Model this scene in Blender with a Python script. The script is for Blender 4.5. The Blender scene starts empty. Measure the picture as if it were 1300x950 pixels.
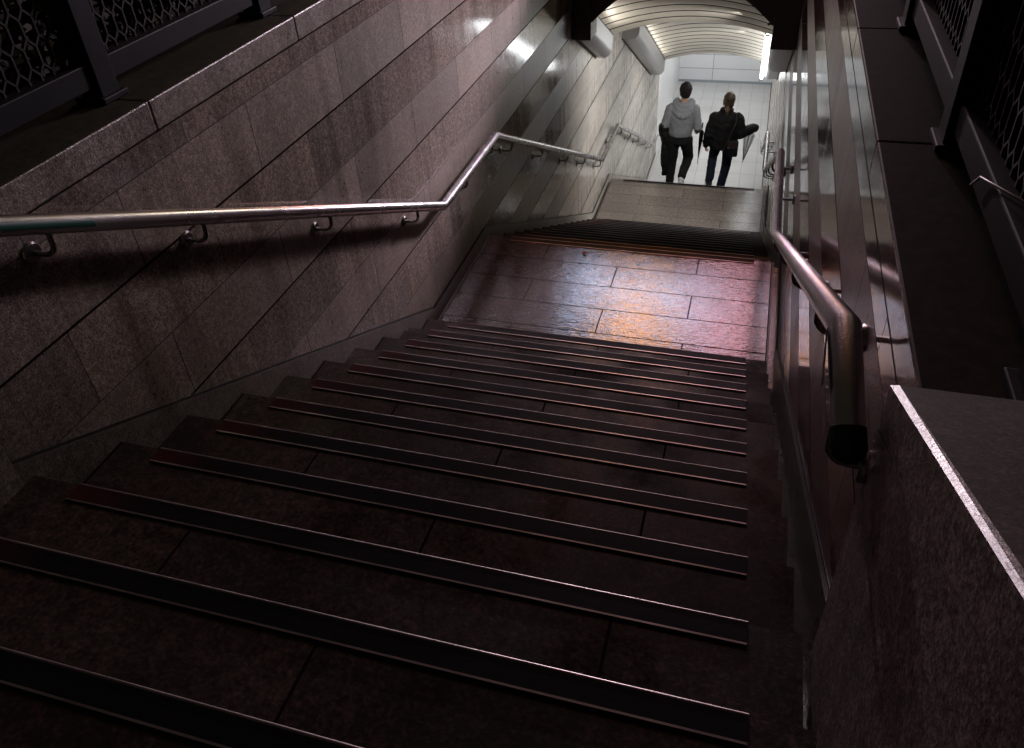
import bpy, bmesh, math, random
from mathutils import Vector, Matrix
random.seed(7)
scene = bpy.context.scene
COL = scene.collection
pi = math.pi

# ------------------------------------------------------------------ measures
T = 0.31; RI = 0.1539; K = RI / T            # tread, riser, slope
Y1 = 1.41                                    # far edge of the first landing
Z1 = -RI
N2 = 13
Y2A = Y1 + T * N2                            # start of second landing
Z2 = Z1 - RI * (N2 + 1)
Y2B = 6.97                                   # far edge of the second landing
N3 = 13
Y3 = Y2B + T * N3
Z3 = Z2 - RI * (N3 + 1)                      # floor of the corridor
XL, XR = -1.86, 0.46                         # wall faces
TL, TR = -1.79, 0.39                         # tread ends
COP = 2.14                                   # top of the coping
YN = -2.82                                   # where the near walls end
YF = 17.4                                    # far wall
NTOP = 17

def nose(y):                                 # height of the stair line above any y
    if y < 0: return -K * y
    if y < Y1: return Z1
    if y < Y2A: return Z1 - K * (y - Y1)
    if y < Y2B: return Z2
    if y < Y3: return Z2 - K * (y - Y2B)
    return Z3

# ------------------------------------------------------------------ materials
class NT:
    def __init__(s, name):
        s.m = bpy.data.materials.new(name); s.m.use_nodes = True
        s.t = s.m.node_tree; s.n = s.t.nodes; s.l = s.t.links
        s.b = s.n['Principled BSDF']
    def node(s, typ, ins=None, **kw):
        n = s.n.new(typ)
        for k, v in kw.items(): setattr(n, k, v)
        for k, v in (ins or {}).items(): s.set(n, k, v)
        return n
    def set(s, n, k, v):
        if isinstance(v, bpy.types.NodeSocket): s.l.new(v, n.inputs[k])
        else:
            if isinstance(v, tuple) and len(v) == 3 and n.inputs[k].type == 'RGBA': v = (*v, 1)
            n.inputs[k].default_value = v
    def out(s, k, v): s.set(s.b, k, v)
    def pos(s): return s.node('ShaderNodeNewGeometry').outputs['Position']
    def vec(s, x, y, z): return s.node('ShaderNodeCombineXYZ', {0: x, 1: y, 2: z}).outputs[0]
    def sep(s, v): return s.node('ShaderNodeSeparateXYZ', {0: v}).outputs
    def math(s, op, a, b=0.0, c=0.0, clamp=False):
        return s.node('ShaderNodeMath', {0: a, 1: b, 2: c}, operation=op, use_clamp=clamp).outputs[0]
    def noise(s, v, scale, detail=2.0, rough=0.5, dist=0.0):
        return s.node('ShaderNodeTexNoise', {'Vector': v, 'Scale': scale, 'Detail': detail, 'Roughness': rough, 'Distortion': dist}).outputs['Fac']
    def ramp(s, f, *stops):
        n = s.node('ShaderNodeValToRGB', {'Fac': f}); cr = n.color_ramp
        while len(cr.elements) < len(stops): cr.elements.new(0.5)
        for e, (p, c) in zip(cr.elements, stops):
            e.position = p; e.color = (c, c, c, 1) if isinstance(c, (int, float)) else (*c, 1)
        return n.outputs['Color']
    def mix(s, f, a, b, mode='MIX'):
        n = s.node('ShaderNodeMix', data_type='RGBA', blend_type=mode)
        for i, v in ((0, f), (6, a), (7, b)):
            if isinstance(v, bpy.types.NodeSocket): s.l.new(v, n.inputs[i])
            else: n.inputs[i].default_value = (*v, 1) if isinstance(v, tuple) else v
        return n.outputs[2]
    def scale(s, v, sc): return s.node('ShaderNodeVectorMath', {0: v, 1: sc}, operation='MULTIPLY').outputs[0]
    def bump(s, h, strength, dist=0.01, normal=None):
        ins = {'Height': h, 'Strength': strength, 'Distance': dist}
        if normal: ins['Normal'] = normal
        return s.node('ShaderNodeBump', ins).outputs[0]

def plain(name, col, rough=0.5, metal=0.0, var=0.0, scale=20, spec=0.5, bump=0.0):
    t = NT(name); p = t.pos()
    f = t.noise(p, scale, 3)
    a = tuple(c * (1 - var) for c in col); b = tuple(min(1, c * (1 + var)) for c in col)
    t.out('Base Color', t.mix(f, a, b))
    t.out('Roughness', t.math('MULTIPLY_ADD', f, 0.25 * rough, rough * 0.875))
    t.out('Metallic', metal); t.out('Specular IOR Level', spec)
    if bump: t.out('Normal', t.bump(f, bump, 0.004))
    return t.m

def emit(name, col, strength):
    t = NT(name)
    t.out('Base Color', (0.8, 0.8, 0.8)); t.out('Emission Color', (*col, 1)); t.out('Emission Strength', strength)
    return t.m

H = 0.2925
def wall_mat(name, slabs=True, dark=1.0, rough_bump=0.55, polish=0.0):
    """granite cladding in courses 0.2925 m high, every other course polished, rest flamed; paler stone in the tunnel"""
    t = NT(name); p = t.pos(); x, y, z = t.sep(p)
    u = t.math('ADD', y, 0.03); v = t.math('ADD', z, -1.645 + H * 40)
    grain = t.noise(p, 150, 2, 0.6); grain2 = t.noise(p, 55, 3, 0.6)
    g = t.math('ADD', t.math('MULTIPLY', grain, 0.6), t.math('MULTIPLY', grain2, 0.4))
    gran = t.ramp(g, (0.34, (0.05, 0.042, 0.038)), (0.5, (0.165, 0.138, 0.122)), (0.66, (0.37, 0.315, 0.28)))
    # tunnel stone: honed pale grey beige with veins running along the slab
    vein = t.noise(t.vec(t.math('MULTIPLY', x, 1.0), t.math('MULTIPLY', y, 0.9), t.math('MULTIPLY', z, 5.0)), 1.6, 6, 0.65, 1.5)
    pale = t.ramp(vein, (0.28, (0.33, 0.30, 0.27)), (0.5, (0.42, 0.39, 0.355)), (0.72, (0.52, 0.49, 0.455)))
    tun = t.math('MULTIPLY_ADD', y, 0.7, -2.9, clamp=True)       # 0 outside, 1 inside
    base = t.mix(tun, gran, pale)
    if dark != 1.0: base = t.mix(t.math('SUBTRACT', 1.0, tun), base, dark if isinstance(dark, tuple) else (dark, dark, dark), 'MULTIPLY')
    if slabs:
        br = t.node('ShaderNodeTexBrick', {'Vector': t.vec(u, v, 0.0), 'Color1': (0.70, 0.70, 0.71, 1), 'Color2': (1.14, 1.10, 1.06, 1), 'Mortar': (0.5, 0.5, 0.5, 1),
              'Scale': 1.0, 'Mortar Size': 0.0028, 'Mortar Smooth': 0.1, 'Bias': 0.0, 'Brick Width': 0.8, 'Row Height': H}, offset=0.5, squash=1.0)
        base = t.mix(t.math('MULTIPLY_ADD', tun, -0.6, 1.0), base, br.outputs['Color'], 'MULTIPLY')
        row = t.math('MODULO', t.math('FLOOR', t.math('DIVIDE', v, H)), 2.0)   # 0 flamed, 1 polished
        # wider open joint above each polished course
        fr = t.math('FRACT', t.math('DIVIDE', v, H * 2))
        gap = t.math('LESS_THAN', t.math('ABSOLUTE', t.math('SUBTRACT', t.math('FRACT', t.math('ADD', fr, 0.5)), 0.5)), t.math('MULTIPLY_ADD', tun, 0.009, 0.0085))
        mort = t.math('MAXIMUM', t.math('MULTIPLY', br.outputs['Fac'], t.math('MULTIPLY_ADD', tun, -0.35, 0.62)), gap)
    else:
        row = polish; mort = 0.0
    # water stains: vertical streaks
    st = t.noise(t.vec(t.math('MULTIPLY', x, 7.0), t.math('MULTIPLY', y, 7.0), t.math('MULTIPLY', z, 0.55)), 1.0, 5, 0.62)
    big = t.noise(p, 0.9, 3, 0.5)
    stain = t.math('MULTIPLY', t.ramp(st, (0.46, 0.0), (0.66, 1.0)), t.ramp(big, (0.35, 0.25), (0.6, 1.0)))
    stain = t.math('MULTIPLY', stain, t.math('MULTIPLY_ADD', tun, -0.86, 1.0))
    base = t.mix(t.math('MULTIPLY', stain, 0.6), base, (0.035, 0.026, 0.02))
    lime = t.ramp(t.noise(t.vec(t.math('MULTIPLY', x, 3.0), t.math('MULTIPLY', y, 3.2), t.math('MULTIPLY', z, 0.4)), 1.7, 4, 0.6), (0.62, 0.0), (0.74, 1.0))
    base = t.mix(t.math('MULTIPLY', lime, 0.22), base, (0.32, 0.25, 0.13))
    if slabs: base = t.mix(mort, base, (0.012, 0.009, 0.008))
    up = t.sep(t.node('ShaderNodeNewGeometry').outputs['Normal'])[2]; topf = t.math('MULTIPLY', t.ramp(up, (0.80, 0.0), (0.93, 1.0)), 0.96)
    base = t.mix(topf, base, t.mix(t.math('MULTIPLY', t.noise(p, 22, 4, 0.7), t.math('ADD', big, 0.35)), (0.003, 0.003, 0.002), (0.042, 0.040, 0.024)))     # top faces painted dark to stand for shade, with olive grime speckle
    t.out('Base Color', base)
    wet = t.ramp(st, (0.35, 0.0), (0.6, 1.0))
    pol = row
    if slabs:
        pol = t.math('MAXIMUM', row, t.math('MULTIPLY', tun, 0.75))
    r = t.math('MULTIPLY_ADD', pol, -0.25, 0.38)
    r = t.math('ADD', r, t.math('MULTIPLY', t.math('SUBTRACT', grain2, 0.5), t.math('MULTIPLY_ADD', pol, -0.09, 0.12)))
    r = t.math('SUBTRACT', r, t.math('MULTIPLY', wet, 0.09))
    r = t.math('MAXIMUM', r, 0.07)
    r = t.math('ADD', r, t.math('MULTIPLY', tun, 0.14))
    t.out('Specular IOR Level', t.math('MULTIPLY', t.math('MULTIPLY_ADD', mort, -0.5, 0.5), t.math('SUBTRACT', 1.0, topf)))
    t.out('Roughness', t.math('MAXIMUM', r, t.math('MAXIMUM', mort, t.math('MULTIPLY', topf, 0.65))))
    h = t.math('MULTIPLY', g, t.math('MULTIPLY_ADD', pol, -0.93, 1.0))
    h = t.math('SUBTRACT', h, t.math('MULTIPLY', mort, 1.0))
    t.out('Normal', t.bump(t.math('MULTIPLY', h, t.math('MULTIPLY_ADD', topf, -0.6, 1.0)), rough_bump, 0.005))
    return t.m

def wet_floor(name, row, width, y0, x0, dark=1.0, gloss=0.16, bumpy=0.35, joints=True, rs=34, wv=0.9, spec=0.6, warm=1.0, ms=0.0042, gs=130, stretch=1.0):
    t = NT(name); p = t.pos(); x, y, z = t.sep(p)
    grain = t.noise(p, gs, 2, 0.6); mid = t.noise(p, 26, 4, 0.6); big = t.noise(p, 1.3, 4, 0.6)
    g = t.math('ADD', t.math('MULTIPLY', grain, 0.55), t.math('MULTIPLY', mid, 0.45))
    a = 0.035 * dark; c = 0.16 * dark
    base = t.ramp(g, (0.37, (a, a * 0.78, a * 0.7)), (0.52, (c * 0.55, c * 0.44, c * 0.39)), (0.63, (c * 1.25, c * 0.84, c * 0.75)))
    base = t.mix(t.ramp(big, (0.4, 0.0), (0.62, 0.55)), base, (0.03 * dark, 0.022 * dark, 0.018 * dark))
    if warm < 1: base = t.mix(1.0 - warm, base, t.mix(g, (0.03 * dark, 0.029 * dark, 0.028 * dark), (0.15 * dark, 0.145 * dark, 0.135 * dark)))
    gum = t.node('ShaderNodeTexVoronoi', {'Vector': p, 'Scale': 3.1, 'Randomness': 1.0}); gd = t.math('ADD', gum.outputs['Distance'], t.math('MULTIPLY', t.math('SUBTRACT', mid, 0.5), 0.02))
    base = t.mix(t.math('MULTIPLY', t.ramp(gd, (0.030, 1.0), (0.050, 0.0)), 0.5), base, t.mix(t.math('GREATER_THAN', t.sep(gum.outputs['Color'])[0], 0.5), (0.012, 0.010, 0.009), (0.16 * dark, 0.14 * dark, 0.13 * dark)))
    mort = 0.0
    if joints:
        br = t.node('ShaderNodeTexBrick', {'Vector': t.vec(t.math('SUBTRACT', x, x0), t.math('SUBTRACT', y, y0), 0.0), 'Color1': (0.8, 0.78, 0.76, 1), 'Color2': (1.1, 1.06, 1.04, 1), 'Mortar': (0.3, 0.3, 0.3, 1),
              'Scale': 1.0, 'Mortar Size': ms, 'Mortar Smooth': 0.1, 'Brick Width': width, 'Row Height': row}, offset=0.5, squash=1.0)
        base = t.mix(1.0, base, br.outputs['Color'], 'MULTIPLY'); mort = br.outputs['Fac']
        base = t.mix(mort, base, (0.01, 0.007, 0.006))
    t.out('Base Color', base)
    t.out('Specular IOR Level', t.math('MULTIPLY_ADD', mort, -spec, spec))
    wet = t.noise(p, 2.2, 5, 0.6)
    t.out('Roughness', t.math('ADD', t.ramp(wet, (0.38, gloss * 0.62), (0.66, gloss * 1.7)), t.math('MULTIPLY', t.math('SUBTRACT', grain, 0.5), 0.06)))
    rip = t.noise(t.scale(p, (stretch, 1.6, 1.0)), rs, 3, 0.55)
    wave = t.noise(p, 7, 2, 0.5)
    h = t.math('ADD', t.math('MULTIPLY', rip, 0.7), t.math('ADD', t.math('MULTIPLY', grain, 0.25), t.math('MULTIPLY', wave, wv)))
    h = t.math('SUBTRACT', h, t.math('MULTIPLY', mort, 1.2))
    t.out('Normal', t.bump(h, bumpy, 0.006))
    return t.m

def metal_rail(name):
    t = NT(name); p = t.pos(); x, y, z = t.sep(p)
    near = t.math('ADD', t.math('MULTIPLY_ADD', y, -2.0, -3.6), t.math('MULTIPLY', t.math('GREATER_THAN', x, 0.0), 4.0), 0, True)         # drops sit on the near, rained-on lengths
    vo = t.node('ShaderNodeTexVoronoi', {'Vector': p, 'Scale': 240.0, 'Randomness': 1.0}).outputs['Distance']
    drop = t.ramp(vo, (0.12, 1.0), (0.42, 0.0))
    sc = t.noise(p, 8, 3)
    t.out('Base Color', t.mix(t.noise(p, 9, 3), (0.42, 0.41, 0.41), (0.62, 0.60, 0.60))); t.out('Metallic', 1.0)
    t.out('Roughness', t.math('ADD', t.math('MULTIPLY_ADD', sc, 0.12, 0.20), t.math('MULTIPLY', near, 0.10)))
    t.out('Normal', t.bump(t.math('MULTIPLY', drop, near), 0.16, 0.003))
    return t.m

M = {}
M['wall'] = wall_mat('granite cladding')
M['wall_pink_lit'] = wall_mat('granite cladding with pink light tint', dark=(0.86, 0.64, 0.66))  # same granite, tint of the pink light put into its colour
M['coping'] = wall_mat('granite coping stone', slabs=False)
M['coping_polished'] = wall_mat('polished granite coping stone', slabs=False, polish=1.0, dark=(0.86, 0.64, 0.66))  # carries the pink light tint of the right wall
M['head'] = wall_mat('rough granite of the head walls', slabs=False, dark=0.85, rough_bump=0.3)
M['skirt'] = wall_mat('granite skirting stone', slabs=False, dark=0.6)
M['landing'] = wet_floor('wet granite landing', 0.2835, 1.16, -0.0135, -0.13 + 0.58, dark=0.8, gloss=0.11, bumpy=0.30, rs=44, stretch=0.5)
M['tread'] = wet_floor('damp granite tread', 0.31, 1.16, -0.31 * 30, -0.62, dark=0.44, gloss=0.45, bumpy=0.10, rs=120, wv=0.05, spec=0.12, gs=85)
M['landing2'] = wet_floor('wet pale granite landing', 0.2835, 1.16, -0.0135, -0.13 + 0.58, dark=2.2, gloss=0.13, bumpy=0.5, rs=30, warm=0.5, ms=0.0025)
M['channel'] = wet_floor('wet drain channel', 1, 1, 0, 0, dark=0.3, gloss=0.2, bumpy=0.4, joints=False)
M['rail'] = metal_rail('stainless handrail')
M['bracket'] = plain('bracket steel', (0.30, 0.29, 0.29), 0.28, 1.0, 0.15, 40)
M['cap'] = plain('black rubber cap', (0.016, 0.016, 0.017), 0.5, 0, 0.2, 60)
M['green'] = plain('green braille tape', (0.005, 0.055, 0.042), 0.5, 0, 0.2, 50)
M['alu'] = plain('worn aluminium edge', (0.33, 0.29, 0.29), 0.36, 1.0, 0.5, 7)
M['fence'] = plain('dark painted fence steel', (0.006, 0.006, 0.007), 0.55, 0.0, 0.3, 12, 0.12)
M['mesh'] = plain('rusty dark lattice', (0.004, 0.003, 0.003), 0.9, 0.0, 0.4, 15)
M['portal'] = plain('dark brown painted steel', (0.11, 0.085, 0.085), 0.45, 0.0, 0.25, 6)
M['housing'] = plain('brushed light housing', (0.42, 0.42, 0.43), 0.42, 0.8, 0.12, 30)
M['housing_dark'] = plain('dark trim', (0.02, 0.019, 0.019), 0.5, 0.0, 0.2, 20)
M['vault'] = plain('cream enamelled vault panel', (0.56, 0.515, 0.44), 0.42, 0.0, 0.14, 2.5)
M['gap'] = plain('dark vault joint', (0.02, 0.017, 0.015), 0.8, 0.0, 0.2, 8)
M['white'] = plain('white corridor wall', (0.80, 0.82, 0.84), 0.3, 0.0, 0.04, 3)
M['soil'] = plain('dark asphalt', (0.03, 0.028, 0.027), 0.6, 0.0, 0.4, 5, bump=0.4)
M['tube'] = emit('lit fluorescent diffuser', (0.95, 0.98, 1.0), 9.0)
M['uplight'] = emit('lit fluorescent uplight', (1.0, 0.95, 0.86), 2.5)
M['panel'] = emit('lit ceiling panel', (1.0, 0.99, 0.97), 11.0)

def strip_mat():
    t = NT('black anti slip rubber with a red end'); p = t.pos(); x, y, z = t.sep(p)
    red = t.math('MULTIPLY_ADD', x, -3.6, -4.95, clamp=True)          # red marking that wears off towards the middle
    n = t.noise(p, 90, 3); w = t.noise(p, 5, 3)
    red = t.math('MULTIPLY', red, t.ramp(w, (0.3, 0.55), (0.6, 1.0)))
    base = t.mix(n, (0.003, 0.003, 0.0045), (0.009, 0.009, 0.013))
    scuff = t.ramp(t.noise(t.scale(p, (3.0, 30.0, 3.0)), 4.0, 4, 0.7), (0.55, 0.0), (0.75, 0.5)); base = t.mix(scuff, base, (0.016, 0.015, 0.017))
    t.out('Base Color', t.mix(red, base, (0.045, 0.008, 0.008)))
    t.out('Roughness', t.math('MULTIPLY_ADD', w, 0.25, 0.34)); t.out('Specular IOR Level', 0.07)
    t.out('Normal', t.bump(n, 0.15, 0.002))
    return t.m
M['strip'] = strip_mat()

def corridor_floor_mat():
    t = NT('pale corridor floor tiles'); p = t.pos(); x, y, z = t.sep(p)
    br = t.node('ShaderNodeTexBrick', {'Vector': t.vec(y, x, 0.0), 'Color1': (0.93, 0.93, 0.94, 1), 'Color2': (1.0, 1.0, 1.0, 1), 'Mortar': (0.45, 0.45, 0.46, 1),
          'Scale': 1.0, 'Mortar Size': 0.004, 'Brick Width': 0.6, 'Row Height': 0.3}, offset=0.0, squash=1.0)
    d = t.ramp(t.noise(p, 1.6, 2, 0.5), (0.2, (0.46, 0.465, 0.45)), (0.5, (0.52, 0.525, 0.53)), (0.8, (0.56, 0.57, 0.58)))
    t.out('Base Color', t.mix(1.0, d, br.outputs['Color'], 'MULTIPLY'))
    t.out('Roughness', t.ramp(t.noise(p, 2.5, 2), (0.3, 0.3), (0.7, 0.4)))
    t.out('Normal', t.bump(t.noise(p, 18, 3), 0.04, 0.006))
    return t.m
M['floor'] = corridor_floor_mat()

def tile_wall_mat():
    t = NT('white corridor wall panels'); p = t.pos(); x, y, z = t.sep(p)
    br = t.node('ShaderNodeTexBrick', {'Vector': t.vec(t.math('ADD', x, t.math('ADD', y, 0.45)), t.math('ADD', z, -Z3), 0.0), 'Color1': (0.95, 0.95, 0.95, 1), 'Color2': (1, 1, 1, 1), 'Mortar': (0.25, 0.27, 0.3, 1),
          'Scale': 1.0, 'Mortar Size': 0.006, 'Brick Width': 1.2, 'Row Height': 0.36}, offset=0.0, squash=1.0)
    b = t.mix(t.noise(p, 2.0, 3), (0.70, 0.73, 0.77), (0.82, 0.83, 0.85))
    t.out('Base Color', t.mix(1.0, b, br.outputs['Color'], 'MULTIPLY')); t.out('Roughness', 0.3)
    return t.m
M['tilewall'] = tile_wall_mat()

# ------------------------------------------------------------------ mesh helpers
class MB:
    def __init__(s): s.v = []; s.f = []; s.mi = []; s.sm = []
    def add(s, vs, fs, mi=0, smooth=False):
        o = len(s.v); s.v += [tuple(v) for v in vs]
        for f in fs: s.f.append(tuple(i + o for i in f)); s.mi.append(mi); s.sm.append(smooth)
        return s
    def box(s, x0, x1, y0, y1, z0, z1, mi=0, bev=0.0):
        if bev <= 0:
            vs = [(x, y, z) for x in (x0, x1) for y in (y0, y1) for z in (z0, z1)]
            return s.add(vs, [(0, 1, 3, 2), (4, 6, 7, 5), (0, 4, 5, 1), (2, 3, 7, 6), (0, 2, 6, 4), (1, 5, 7, 3)], mi)
        bm = bmesh.new(); bmesh.ops.create_cube(bm, size=1)
        for q in bm.verts: q.co = Vector(((x0 + x1) / 2 + q.co.x * (x1 - x0), (y0 + y1) / 2 + q.co.y * (y1 - y0), (z0 + z1) / 2 + q.co.z * (z1 - z0)))
        bmesh.ops.bevel(bm, geom=bm.edges[:], offset=bev, segments=2, affect='EDGES', profile=0.5)
        bm.verts.index_update()
        s.add([q.co[:] for q in bm.verts], [[q.index for q in f.verts] for f in bm.faces], mi); bm.free(); return s
    def prism_x(s, prof, x0, x1, mi=0):        # polygon in (y,z) extruded along x
        n = len(prof); vs = [(x0, y, z) for y, z in prof] + [(x1, y, z) for y, z in prof]
        fs = [tuple(range(n)), tuple(range(2 * n - 1, n - 1, -1))] + [(i, i + n, (i + 1) % n + n, (i + 1) % n) for i in range(n)]
        return s.add(vs, fs, mi)
    def prism_y(s, prof, y0, y1, mi=0):        # polygon in (x,z) extruded along y
        n = len(prof); vs = [(x, y0, z) for x, z in prof] + [(x, y1, z) for x, z in prof]
        fs = [tuple(range(n)), tuple(range(2 * n - 1, n - 1, -1))] + [(i, i + n, (i + 1) % n + n, (i + 1) % n) for i in range(n)]
        return s.add(vs, fs, mi)
    def tube(s, pts, r, n=12, mi=0, caps=True):
        pts = [Vector(p) for p in pts]; rs = r if isinstance(r, (list, tuple)) else [r] * len(pts)
        rings = []; up = None
        for i, p in enumerate(pts):
            a = (pts[i] - pts[i - 1]).normalized() if i else None
            b = (pts[i + 1] - pts[i]).normalized() if i < len(pts) - 1 else None
            d = ((a or b) + (b or a)); d = d.normalized() if d.length > 1e-6 else (a or b)
            st = 1.0
            if a and b: st = 1 / max(0.35, d.dot(a))
            if up is None:
                up = Vector((0, 0, 1)) if abs(d.z) < 0.9 else Vector((1, 0, 0))
            e = d.cross(up).normalized(); g = e.cross(d).normalized(); up = g
            # stretch in the bend plane so that the tube keeps its width
            bend = None
            if a and b and a.cross(b).length > 1e-4: bend = (b - a).normalized()
            ring = []
            for k in range(n):
                an = 2 * pi * k / n; o = (e * math.cos(an) + g * math.sin(an)) * rs[i]
                if bend: o = o + bend * (o.dot(bend)) * (st - 1)
                ring.append(p + o)
            rings.append(ring)
        vs = [q for ring in rings for q in ring]; fs = []
        for i in range(len(rings) - 1):
            for k in range(n):
                fs.append((i * n + k, i * n + (k + 1) % n, (i + 1) * n + (k + 1) % n, (i + 1) * n + k))
        s.add(vs, fs, mi, True)
        if caps:
            s.add(rings[0], [tuple(range(n - 1, -1, -1))], mi); s.add(rings[-1], [tuple(range(n))], mi)
        return s
    def loft(s, rings, n=18, mi=0):
        """rings: (centre, rx, ry, axis) ellipses; rx along the sideways direction, ry along the other"""
        vs = []; fs = []
        for c, rx, ry, ax in rings:
            c = Vector(c); ax = Vector(ax).normalized()
            ref = Vector((1, 0, 0)) if abs(ax.x) < 0.9 else Vector((0, 0, 1))
            e = (ref - ax * ref.dot(ax)).normalized(); g = ax.cross(e)
            vs += [c + e * rx * math.cos(2 * pi * k / n) + g * ry * math.sin(2 * pi * k / n) for k in range(n)]
        m = len(rings)
        for i in range(m - 1):
            for k in range(n): fs.append((i * n + k, i * n + (k + 1) % n, (i + 1) * n + (k + 1) % n, (i + 1) * n + k))
        fs.append(tuple(range(n - 1, -1, -1))); fs.append(tuple(range((m - 1) * n, m * n)))
        return s.add(vs, fs, mi, True)
    def limb(s, pts, rs, n=14, mi=0):
        """round-ended tapered limb through the joints"""
        pts = [Vector(p) for p in pts]
        P = []; R = []
        for i in range(len(pts) - 1):
            for k in range(6):
                f = k / 6; P.append(pts[i].lerp(pts[i + 1], f)); R.append(rs[i] + (rs[i + 1] - rs[i]) * f)
        P.append(pts[-1]); R.append(rs[-1])
        d0 = (P[1] - P[0]).normalized(); d1 = (P[-1] - P[-2]).normalized()
        P = [P[0] - d0 * R[0] * 0.8] + P + [P[-1] + d1 * R[-1] * 0.8]; R = [R[0] * 0.55] + R + [R[-1] * 0.55]
        return s.tube(P, R, n, mi)
    def ellipsoid(s, c, r, n=16, mi=0):
        c = Vector(c); vs = [c + Vector((0, 0, -r[2]))]; fs = []
        m = n // 2
        for i in range(1, m):
            a = -pi / 2 + pi * i / m
            for k in range(n): vs.append(c + Vector((r[0] * math.cos(a) * math.cos(2 * pi * k / n), r[1] * math.cos(a) * math.sin(2 * pi * k / n), r[2] * math.sin(a))))
        vs.append(c + Vector((0, 0, r[2])))
        for k in range(n): fs.append((0, 1 + (k + 1) % n, 1 + k))
        for i in range(m - 2):
            for k in range(n): fs.append((1 + i * n + k, 1 + i * n + (k + 1) % n, 1 + (i + 1) * n + (k + 1) % n, 1 + (i + 1) * n + k))
        t = len(vs) - 1; b = 1 + (m - 2) * n
        for k in range(n): fs.append((b + k, b + (k + 1) % n, t))
        return s.add(vs, fs, mi, True)
    def mesh(s, name):
        me = bpy.data.meshes.new(name); me.from_pydata(s.v, [], s.f)
        me.polygons.foreach_set('material_index', s.mi); me.polygons.foreach_set('use_smooth', s.sm)
        bm = bmesh.new(); bm.from_mesh(me); bmesh.ops.recalc_face_normals(bm, faces=bm.faces[:]); bm.to_mesh(me); bm.free()
        me.update(); return me
    def build(s, name, mats, parent=None, loc=None):
        me = s.mesh(name)
        for m in (mats if isinstance(mats, (list, tuple)) else [mats]): me.materials.append(m)
        return link(name, me, parent)

def link(name, me, parent=None):
    o = bpy.data.objects.new(name, me); COL.objects.link(o)
    if parent is not None: set_parent(o, parent)
    return o
def world_loc(o):
    v = Vector(o.location); p = o.parent
    while p: v = v + Vector(p.location); p = p.parent
    return v
def set_parent(o, parent):
    # meshes are written in world coordinates: move them back by the place of their parent
    o.parent = parent; o.location = Vector(o.location) - world_loc(parent)
def tag(o, label=None, cat=None, group=None, kind=None):
    if label: o['label'] = label
    if cat: o['category'] = cat
    if group: o['group'] = group
    if kind: o['kind'] = kind
    return o
def thing(name, label, cat, loc=(0, 0, 0), group=None):
    o = bpy.data.objects.new(name, None); COL.objects.link(o); o.location = loc; o.empty_display_size = 0.2
    return tag(o, label, cat, group)
def copy_tree(o, parent=None):
    c = o.copy(); COL.objects.link(c)
    if parent is not None: c.parent = parent
    for ch in list(o.children): copy_tree(ch, c)
    return c
def remesh(o, voxel, smooth=6, wrinkle=0.0, seed=0.0, fscale=9.0):
    m = o.modifiers.new('r', 'REMESH'); m.mode = 'VOXEL'; m.voxel_size = voxel; m.use_smooth_shade = True
    if smooth:
        q = o.modifiers.new('s', 'SMOOTH'); q.factor = 0.5; q.iterations = smooth
    dg = bpy.context.evaluated_depsgraph_get()
    me = bpy.data.meshes.new_from_object(o.evaluated_get(dg), depsgraph=dg)
    o.modifiers.clear(); old = o.data; me.name = old.name
    o.data = me
    if not me.materials:
        for mm in old.materials: me.materials.append(mm)
    if wrinkle:
        from mathutils import noise as mn
        for v in me.vertices:
            c = v.co
            w = mn.noise(Vector((c.x * fscale + seed, c.y * fscale, c.z * fscale * 1.9 + c.x * 6))) + 0.5 * mn.noise(Vector((c.x * 26, c.y * 26 + seed, c.z * 34)))
            v.co = c + v.normal * w * wrinkle
    for f in me.polygons: f.use_smooth = True
    return o

# ------------------------------------------------------------------ setting: landings, floor, ground
g = MB(); g.box(TL, TR, 0.006, Y1, Z1 - 0.5, Z1)
landing1 = tag(g.build('landing', M['landing']), 'upper landing of wet granite slabs mirroring white and orange street lights', 'landing', kind='structure')
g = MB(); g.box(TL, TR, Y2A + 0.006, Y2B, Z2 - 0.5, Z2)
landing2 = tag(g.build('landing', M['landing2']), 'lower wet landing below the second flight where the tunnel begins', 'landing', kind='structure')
g = MB(); g.box(-6.0, XR + 0.02, Y3 + 0.006, YF + 0.5, Z3 - 0.3, Z3)
tag(g.build('floor', M['floor']), 'pale tiled floor of the brightly lit corridor', 'floor', kind='structure')
# the street around the stairwell and the paving at the head of the stairs
g = MB()
ZT = RI * NTOP
g.box(-45, -2.32, -40, 60, 1.7, 1.9); g.box(0.92, 45, -40, 60, 1.7, 1.9); g.box(-2.32, 0.92, 5.3, 60, 1.6, 1.9)
tag(g.build('ground', M['soil']), kind='structure')
g = MB(); g.box(-2.3, 0.9, -12, -T * NTOP + T - 0.006, ZT - 0.3, ZT)
tag(g.build('pavement', M['tread']), kind='structure')

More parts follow.
